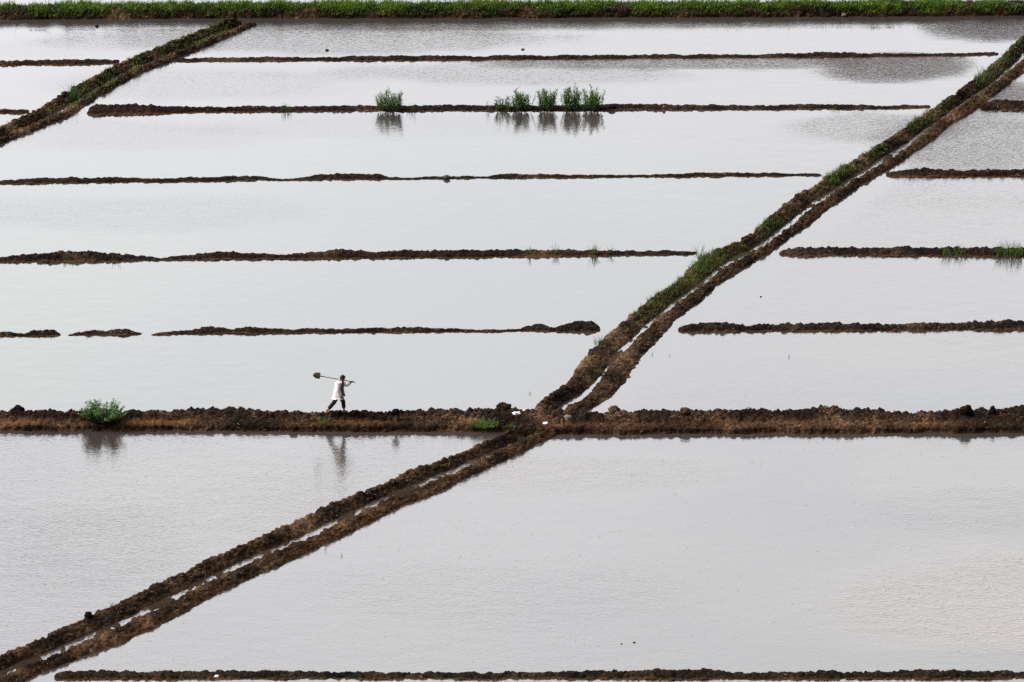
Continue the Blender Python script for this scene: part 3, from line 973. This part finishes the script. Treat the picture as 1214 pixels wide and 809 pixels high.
# dry straw and roots lying in the dug earth of the dikes
V, Q = [], []
for o, Pg in GRIDS:
    n, mm = Pg.shape[:2]
    k_ = {"wide_mud_dike": 650, "ditch_bank": 420, "earth_dike": 90, "grassy_bank": 0}[o.name.split(".")[0]]
    for _ in range(k_):
        i, j = random.randrange(2, n - 2), random.randrange(3, mm - 3)
        p = Pg[i, j]
        if p[2] < 0.05: continue
        a = random.uniform(0, 6.28)
        L_ = random.uniform(.03, .10)
        d = Vector((math.cos(a), math.sin(a), random.gauss(0, .35))).normalized() * L_
        w_ = random.uniform(.006, .012)
        s_ = Vector((-math.sin(a), math.cos(a), .8)).normalized() * w_
        c = Vector([float(v) for v in p]) + Vector((0, -.01, .015))
        b_ = len(V)
        V += [tuple(c - d - s_), tuple(c + d - s_ * .6), tuple(c + d + s_ * .6), tuple(c - d + s_)]
        Q.append((b_, b_ + 1, b_ + 2, b_ + 3))
tag(mesh_obj("dry_straw", raw_mesh("dry_straw", V, Q), plain("dry_straw", (0.19, 0.12, 0.062), .8, .5, 2)), "bits of dry straw and root in the dug mud of the dikes", "straw", kind="stuff")

# ------------------------------------------------------------------ the walking man with a shovel
M_SKIN = plain("skin", (0.20, 0.10, 0.065), .55, .15, 30)
M_HAIR = plain("black_hair", (0.012, 0.010, 0.009), .5)
M_COAT = plain("white_coat", (0.76, 0.715, 0.71), .85, .05, 9)
M_LINING = plain("pink_lining", (0.56, 0.40, 0.36), .85, .1, 9)
M_DARK = plain("dark_trousers", (0.011, 0.012, 0.014), .8, .3, 12)
M_STEEL = plain("worn_steel", (0.06, 0.045, 0.028), .5, .4, 14)
M_HANDLE = plain("shovel_handle", (0.10, 0.065, 0.04), .6, .3, 12)


class Solid:
    def __init__(s): s.V, s.Q = [], []

    def rings(s, rings, cap=True):
        n = len(rings[0]); b = len(s.V)
        for r in rings: s.V += [tuple(v) for v in r]
        for k in range(len(rings) - 1):
            for a in range(n):
                s.Q.append((b + k * n + a, b + k * n + (a + 1) % n, b + (k + 1) * n + (a + 1) % n, b + (k + 1) * n + a))
        if cap:
            for k in (0, len(rings) - 1):
                c = sum((Vector(v) for v in rings[k]), Vector()) / n
                i = len(s.V); s.V.append(tuple(c))
                for a in range(0, n, 2):
                    q = (b + k * n + a, b + k * n + a + 1, b + k * n + (a + 2) % n, i)
                    s.Q.append(q if k else q[::-1])

    def tube(s, pts, rad, n=14, flat=1.0, axis=None):
        pts = [Vector(p) for p in pts]
        R_ = []
        for k, p in enumerate(pts):
            t = (pts[min(k + 1, len(pts) - 1)] - pts[max(k - 1, 0)]).normalized()
            ref = Vector(axis) if axis else (Vector((0, 1, 0)) if abs(t.y) < .9 else Vector((1, 0, 0)))
            u_ = (ref - t * ref.dot(t)).normalized(); v_ = t.cross(u_)
            R_.append([p + u_ * (rad[k] * math.cos(a * 6.28318 / n)) + v_ * (rad[k] * flat * math.sin(a * 6.28318 / n)) for a in range(n)])
        s.rings(R_)

    def ball(s, c, r, rot=None, n=16, m=12):
        c = Vector(c); r = r if isinstance(r, tuple) else (r, r, r)
        R_ = []
        for k in range(m + 1):
            t = .06 + (math.pi - .12) * k / m
            ring = []
            for a in range(n):
                d = Vector((math.sin(t) * math.cos(a * 6.28318 / n) * r[0], math.sin(t) * math.sin(a * 6.28318 / n) * r[1], math.cos(t) * r[2]))
                if rot: d = rot @ d
                ring.append(c + d)
            R_.append(ring)
        s.rings(R_)

    def build(s, name, mat, parent=None, voxel=0.0, smooth=4):
        me = raw_mesh(name, s.V, s.Q)
        if voxel:
            t = bpy.data.objects.new("tmp", me); COL.objects.link(t)
            r_ = t.modifiers.new("r", "REMESH"); r_.mode = "VOXEL"; r_.voxel_size = voxel
            m_ = t.modifiers.new("s", "SMOOTH"); m_.iterations = smooth; m_.factor = .5
            dg = bpy.context.evaluated_depsgraph_get()
            m2 = bpy.data.meshes.new_from_object(t.evaluated_get(dg))
            bpy.data.objects.remove(t); bpy.data.meshes.remove(me)
            m2.name = name; me = m2
        return mesh_obj(name, me, mat, parent, smooth=True)


mp_ = sit(400, 489.5, 0.0, "wide_mud_dike")
FOOT_R, FOOT_L = stand(388, 490, "wide_mud_dike"), stand(409, 490, "wide_mud_dike")
x0, y0_, _ = G(399, 490, 0.44)
zf = 0.5 * (FOOT_R.z + FOOT_L.z)
x0, y0_, _ = G(399, 490, zf)
man = empty("person", (x0, y0_, zf - 0.01))
tag(man, "man in open white coat and rolled dark trousers walking along the wide mud dike", "person")

ha = Matrix.Rotation(R(24), 3, "Y")            # head bowed forward
hc = Vector((.255, 0.01, 1.515))


def hp(x_, y_, z_): return hc + ha @ Vector((x_, y_, z_))


def hand(s, wrist, palm, across, out):
    """palm with five separate curled fingers; palm = direction of fingers, across = towards the thumb side, out = curl direction"""
    w, p_, a_, o_ = Vector(wrist), Vector(palm).normalized(), Vector(across).normalized(), Vector(out).normalized()
    for k in (-.022, 0, .022):
        s.tube([w + a_ * k * .6, w + p_ * .045 + a_ * k, w + p_ * .085 + a_ * k], [.02, .02, .017], 8)
    for k, L in zip((-.034, -.012, .011, .033), (.058, .074, .08, .072)):
        b = w + p_ * .083 + a_ * k
        s.tube([b, b + p_ * L * .4 + o_ * .012, b + p_ * L * .55 + o_ * L * .5, b + p_ * L * .3 + o_ * L * .85], [.0095, .009, .0085, .007], 8)
    b = w + p_ * .03 + a_ * .034
    s.tube([b, b + a_ * .026 + p_ * .025, b + a_ * .03 + p_ * .055 + o_ * .02], [.012, .0105, .008], 8)


HIP_R, HIP_L = (.04, -.095, .87), (.07, .095, .87)
KNEE_R, ANK_R = (-.095, -.105, .50), (-.40, -.105, .13)
KNEE_L, ANK_L = (.275, .10, .47), (.305, .10, .085)
b = Solid()
b.tube([(.04, 0, .80), (.06, 0, .92), (.075, 0, 1.03), (.11, 0, 1.17), (.145, 0, 1.30), (.17, 0, 1.38)], [.15, .165, .15, .175, .185, .10], 18, .68)
b.tube([(.165, 0, 1.34), (.20, 0, 1.41), (.225, .005, 1.46)], [.068, .058, .06], 12)
b.tube([HIP_R, KNEE_R, (-.20, -.105, .35), ANK_R], [.095, .062, .06, .038], 14)
b.tube([HIP_L, KNEE_L, (.285, .10, .33), ANK_L], [.095, .062, .058, .038], 14)
b.tube([(-.435, -.105, .135), (-.40, -.105, .07), (-.32, -.105, .018), (-.26, -.105, .012)], [.036, .042, .038, .024], 12, .7)     # rear foot, heel lifted
b.tube([(.265, .10, .06), (.30, .10, .05), (.40, .10, .03), (.48, .10, .022)], [.038, .045, .04, .024], 12, .75)
SH_R, EL_R, WR_R = (.09, -.20, 1.33), (.075, -.255, 1.05), (.185, -.235, .79)
SH_L, EL_L, WR_L = (.17, .195, 1.33), (.40, .245, 1.12), (.575, .185, 1.265)
b.tube([(.14, -.10, 1.34), SH_R, EL_R, WR_R], [.06, .058, .043, .028], 12)
b.tube([(.16, .10, 1.34), SH_L, EL_L, WR_L], [.06, .058, .043, .028], 12)
hand(b, WR_R, (.25, .05, -1), (1, -.2, .2), (.2, 1, .1))
hand(b, WR_L, (.75, -.1, .35), (-.25, -.4, .9), (.2, -.9, -.25))
# head
b.ball(hc, (.098, .076, .118), ha)
b.ball(hp(.03, 0, -.06), (.068, .058, .07), ha)
b.tube([hp(.088, 0, .02), hp(.112, 0, -.02), hp(.095, 0, -.035)], [.011, .017, .012], 8)
for s_ in (-1, 1):
    b.ball(hp(-.005, s_ * .078, -.01), (.022, .01, .034), ha, 10, 8)
b.tube([hp(.092, -.022, -.066), hp(.099, 0, -.064), hp(.092, .022, -.066)], [.006, .009, .006], 8)
b.build("body", M_SKIN, man, .0085, 3)
h = Solid()
h.ball(hp(-.014, 0, .032), (.1, .084, .1), ha)
h.ball(hp(-.045, 0, -.01), (.07, .08, .09), ha)
h.ball(hp(.045, 0, .08), (.055, .07, .035), ha)
h.build("hair", M_HAIR, man, .009, 3)
be = Solid()
be.tube([hp(.03, -.062, -.05), hp(.065, -.045, -.1), hp(.085, 0, -.115), hp(.065, .045, -.1), hp(.03, .062, -.05)], [.012, .016, .02, .016, .012], 8)
be.build("beard", M_HAIR, man)
for s_ in (-1, 1):
    e = Solid(); e.ball(hp(.083, s_ * .031, .012), .012, None, 10, 8); e.build("eye", M_HAIR, man)

t = Solid()
t.tube([(.045, 0, .76), (.06, 0, .86), (.07, 0, .98), (.08, 0, 1.02)], [.165, .18, .168, .16], 18, .75)
t.tube([HIP_R, (-.01, -.1, .68), KNEE_R, (-.20, -.105, .375), (-.305, -.105, .245)], [.104, .094, .088, .082, .078], 16)
t.tube([HIP_L, (.185, .1, .64), KNEE_L, (.285, .10, .33), (.295, .10, .215)], [.118, .104, .090, .084, .082], 16)
t.build("trousers", M_DARK, man, .012, 3)
sh = Solid()
sh.tube([(.065, 0, .92), (.085, 0, 1.03), (.12, 0, 1.17), (.15, 0, 1.30), (.178, 0, 1.385)], [.176, .165, .186, .192, .095], 18, .74)
sh.build("shirt", M_DARK, man, .012, 3)


def coat():
    """open coat: rings left open at the chest, thickened"""
    Z = [.655, .71, .80, .95, 1.08, 1.20, 1.30, 1.365, 1.40]
    CXc = [.105, .105, .10, .105, .11, .12, .13, .15, .165]
    RX = [.278, .262, .235, .205, .195, .19, .18, .138, .088]
    RY = [.25, .24, .225, .215, .21, .215, .215, .165, .085]
    OP = [40, 36, 34, 32, 30, 28, 26, 28, 34]
    OPR = [50, 56, 64, 70, 74, 74, 72, 66, 60]
    m = 34
    out, inn = [], []
    for k in range(len(Z)):
        ro, ri = [], []
        for a in range(m):
            f = a / (m - 1)
            ang = R(OP[k] + (360 - OP[k] - OPR[k]) * f)
            fold = 1 + .05 * math.sin(ang * 7 + Z[k] * 6) * (1.35 - Z[k]) * 1.2
            for lst, kk in ((ro, 1.0), (ri, .93)):
                lst.append((CXc[k] + RX[k] * fold * kk * math.cos(ang) - (.05 * (1 - Z[k]) if math.cos(ang) < 0 else -.05 * (1 - Z[k])) * (Z[k] < 1),
                            RY[k] * fold * kk * math.sin(ang), Z[k] + (.02 * math.sin(ang * 3) if k == 0 else 0)))
        out.append(ro); inn.append(ri)
    nk = len(Z)
    V_ = [v for r in out for v in r] + [v for r in inn for v in r]
    o_ = nk * m
    Q_ = []
    for k in range(nk - 1):
        for a in range(m - 1):
            q = (k * m + a, k * m + a + 1, (k + 1) * m + a + 1, (k + 1) * m + a)
            Q_.append(q); Q_.append(tuple(o_ + v for v in q[::-1]))
        for a in (0, m - 1):
            Q_.append((k * m + a, (k + 1) * m + a, o_ + (k + 1) * m + a, o_ + k * m + a))
    for a in range(m - 1):
        Q_.append((a, a + 1, o_ + a + 1, o_ + a))
        k = (nk - 1) * m
        Q_.append((k + a, k + a + 1, o_ + k + a + 1, o_ + k + a))
    c = mesh_obj("coat", raw_mesh("coat", V_, Q_), M_COAT, man, smooth=True)
    # pink front edging, folded open on both sides
    for a0 in (0, m - 1):
        s2 = Solid()
        s2.tube([Vector(out[k][a0]) + Vector((.012, 0, 0)) for k in range(1, nk)], ([.06, .06, .055, .05, .05, .045, .035, .02] if a0 == 0 else [.034, .034, .03, .028, .028, .028, .024, .018]), 8, .4, axis=(0, 1, 0))
        s2.build("coat_lapel", M_LINING, man)
    for pts, rr in (([(.13, -.12, 1.345), SH_R, (.085, -.235, 1.18), EL_R, (.13, -.25, .92), (.18, -.237, .80)], [.08, .088, .08, .072, .066, .06]),
                    ([(.15, .12, 1.345), SH_L, (.30, .225, 1.21), EL_L, (.49, .215, 1.185), (.56, .19, 1.25)], [.08, .088, .08, .074, .066, .058])):
        s2 = Solid(); s2.tube(pts, rr, 16); s2.build("sleeve", M_COAT, man, .014, 4)
    s2 = Solid()
    s2.tube([(.10, -.07, 1.415), (.09, 0, 1.42), (.10, .07, 1.415)], [.014, .018, .014], 8); s2.build("collar", M_COAT, man)


coat()

# shovel: lies over the far shoulder, held by the raised hand, a thing of its own
sv = empty("shovel", (x0, y0_, zf - 0.01))
tag(sv, "long handled shovel with rounded dark blade carried on the man's shoulder", "shovel")
A_, B_ = Vector((.78, .165, 1.275)), Vector((-.66, .165, 1.545))
d_ = (B_ - A_).normalized()
s1 = Solid(); s1.tube([A_, A_ * .5 + B_ * .5, B_], [.019, .018, .018], 12); s1.build("handle", M_HANDLE, sv)
s1 = Solid(); s1.tube([B_ - d_ * .16, B_ - d_ * .02, B_ + d_ * .10], [.021, .023, .014], 12); s1.build("socket", M_STEEL, sv)
up = Vector((0, .25, 1)); up = (up - d_ * up.dot(d_)).normalized()
nr = d_.cross(up)
V_, Q_ = [], []
prof = [(0, .10), (.015, .125), (.10, .125), (.17, .118), (.22, .10), (.26, .072), (.29, .038), (.305, .004)]
mm_ = 9
for side in (0, 1):
    for (l, w_) in prof:
        for a in range(mm_):
            f = -1 + 2 * a / (mm_ - 1)
            dish = .03 * (f * f) + .012 * (l / .3) ** 2
            V_.append(tuple(B_ + d_ * l + up * (f * w_) + nr * (dish + side * .006)))
np_ = len(prof)
for side in (0, 1):
    o_ = side * np_ * mm_
    for k in range(np_ - 1):
        for a in range(mm_ - 1):
            Q_.append((o_ + k * mm_ + a, o_ + k * mm_ + a + 1, o_ + (k + 1) * mm_ + a + 1, o_ + (k + 1) * mm_ + a))
o_ = np_ * mm_
for k in range(np_ - 1):
    for a in (0, mm_ - 1):
        Q_.append((k * mm_ + a, (k + 1) * mm_ + a, o_ + (k + 1) * mm_ + a, o_ + k * mm_ + a))
mesh_obj("blade", raw_mesh("blade", V_, Q_), M_STEEL, sv, smooth=True)

# ------------------------------------------------------------------ light: hazy overcast sky, soft sun
SKY_RAMP = [(0.0, (1.0, 0.995, 0.985)), (0.36, (1.0, 0.995, 0.985)), (0.58, (0.16, 0.16, 0.16)), (1.0, (0.12, 0.12, 0.12))]   # sky brightness going up, low band raised for the water; scaled by gn
SUN_EL, SUN_AZ = 50.0, -88.0        # azimuth from +Y (view direction), negative = left
w = bpy.data.worlds.new("World")
S.world = w
w.use_nodes = True
nt = w.node_tree
nt.nodes.clear()
out = new(nt, "ShaderNodeOutputWorld")
bg = new(nt, "ShaderNodeBackground")
bg.inputs["Strength"].default_value = 0.12
sky = new(nt, "ShaderNodeTexSky", sky_type="NISHITA")
sky.sun_disc = False
sky.sun_elevation = R(SUN_EL)
sky.sun_rotation = R(SUN_AZ)
sky.air_density = 1.0
sky.dust_density = 9.0
sky.ozone_density = 1.0
hs = new(nt, "ShaderNodeHueSaturation")
hs.inputs["Saturation"].default_value = 0.18
nt.links.new(sky.outputs[0], hs.inputs["Color"])
# sky shaped by elevation: dim overhead, low band brightened for the water, uneven
tc = new(nt, "ShaderNodeTexCoord")
sx = new(nt, "ShaderNodeSeparateXYZ")
nt.links.new(tc.outputs["Generated"], sx.inputs[0])
cr = ramp(nt, SKY_RAMP)
nt.links.new(sx.outputs[2], cr.inputs[0])
# bright sky patch added ahead, out of view, so the water reflects brighter; the sides and the back stay evenly grey
fr = new(nt, "ShaderNodeMapRange", interpolation_type="SMOOTHSTEP")
fr.inputs["From Min"].default_value = 0.5
fr.inputs["From Max"].default_value = 1.0
dt = new(nt, "ShaderNodeVectorMath", operation="DOT_PRODUCT")
nt.links.new(tc.outputs["Generated"], dt.inputs[0])
dt.inputs[1].default_value = (math.sin(R(8)), math.cos(R(8)), 0)
nt.links.new(dt.outputs["Value"], fr.inputs["Value"])
fm = new(nt, "ShaderNodeMix", data_type="RGBA")
nt.links.new(fr.outputs[0], fm.inputs[0])
fm.inputs[6].default_value = (0.15, 0.15, 0.15, 1)
nt.links.new(cr.outputs[0], fm.inputs[7])
cn = new(nt, "ShaderNodeTexNoise")
cn.inputs["Scale"].default_value = 5.0
cn.inputs["Detail"].default_value = 5
cm = new(nt, "ShaderNodeMapping")
cm.inputs["Scale"].default_value = (1, 1, 2.5)
nt.links.new(tc.outputs["Generated"], cm.inputs[0])
nt.links.new(cm.outputs[0], cn.inputs["Vector"])
c2 = ramp(nt, [(0.3, (0.80, 0.81, 0.84)), (0.7, (1.12, 1.12, 1.12))])
nt.links.new(cn.outputs[0], c2.inputs[0])
m1 = new(nt, "ShaderNodeMix", data_type="RGBA", blend_type="MULTIPLY")
m1.inputs[0].default_value = 1.0
nt.links.new(hs.outputs[0], m1.inputs[6]); nt.links.new(fm.outputs[2], m1.inputs[7])
m2 = new(nt, "ShaderNodeMix", data_type="RGBA", blend_type="MULTIPLY")
m2.inputs[0].default_value = 1.0
nt.links.new(m1.outputs[2], m2.inputs[6]); nt.links.new(c2.outputs[0], m2.inputs[7])
gn = new(nt, "ShaderNodeVectorMath", operation="SCALE")
gn.inputs["Scale"].default_value = 6.5
nt.links.new(m2.outputs[2], gn.inputs[0])
nt.links.new(gn.outputs[0], bg.inputs[0])
nt.links.new(bg.outputs[0], out.inputs[0])

sd = bpy.data.lights.new("sun", "SUN")
sd.energy = 1.0
sd.angle = R(14)
sd.color = (1.0, 0.95, 0.88)
so = bpy.data.objects.new("sun", sd)
dirv = Vector((math.sin(R(SUN_AZ)) * math.cos(R(SUN_EL)), math.cos(R(SUN_AZ)) * math.cos(R(SUN_EL)), math.sin(R(SUN_EL))))
so.rotation_euler = dirv.to_track_quat("Z", "Y").to_euler()
so.location = dirv * 200
COL.objects.link(so)

S.render.engine = "CYCLES"
S.cycles.max_bounces = 6
S.cycles.use_denoising = False
S.view_settings.view_transform = "Standard"
S.view_settings.look = "None"
S.view_settings.exposure = 0.66
S.view_settings.gamma = 1.0
S.view_settings.use_curve_mapping = False
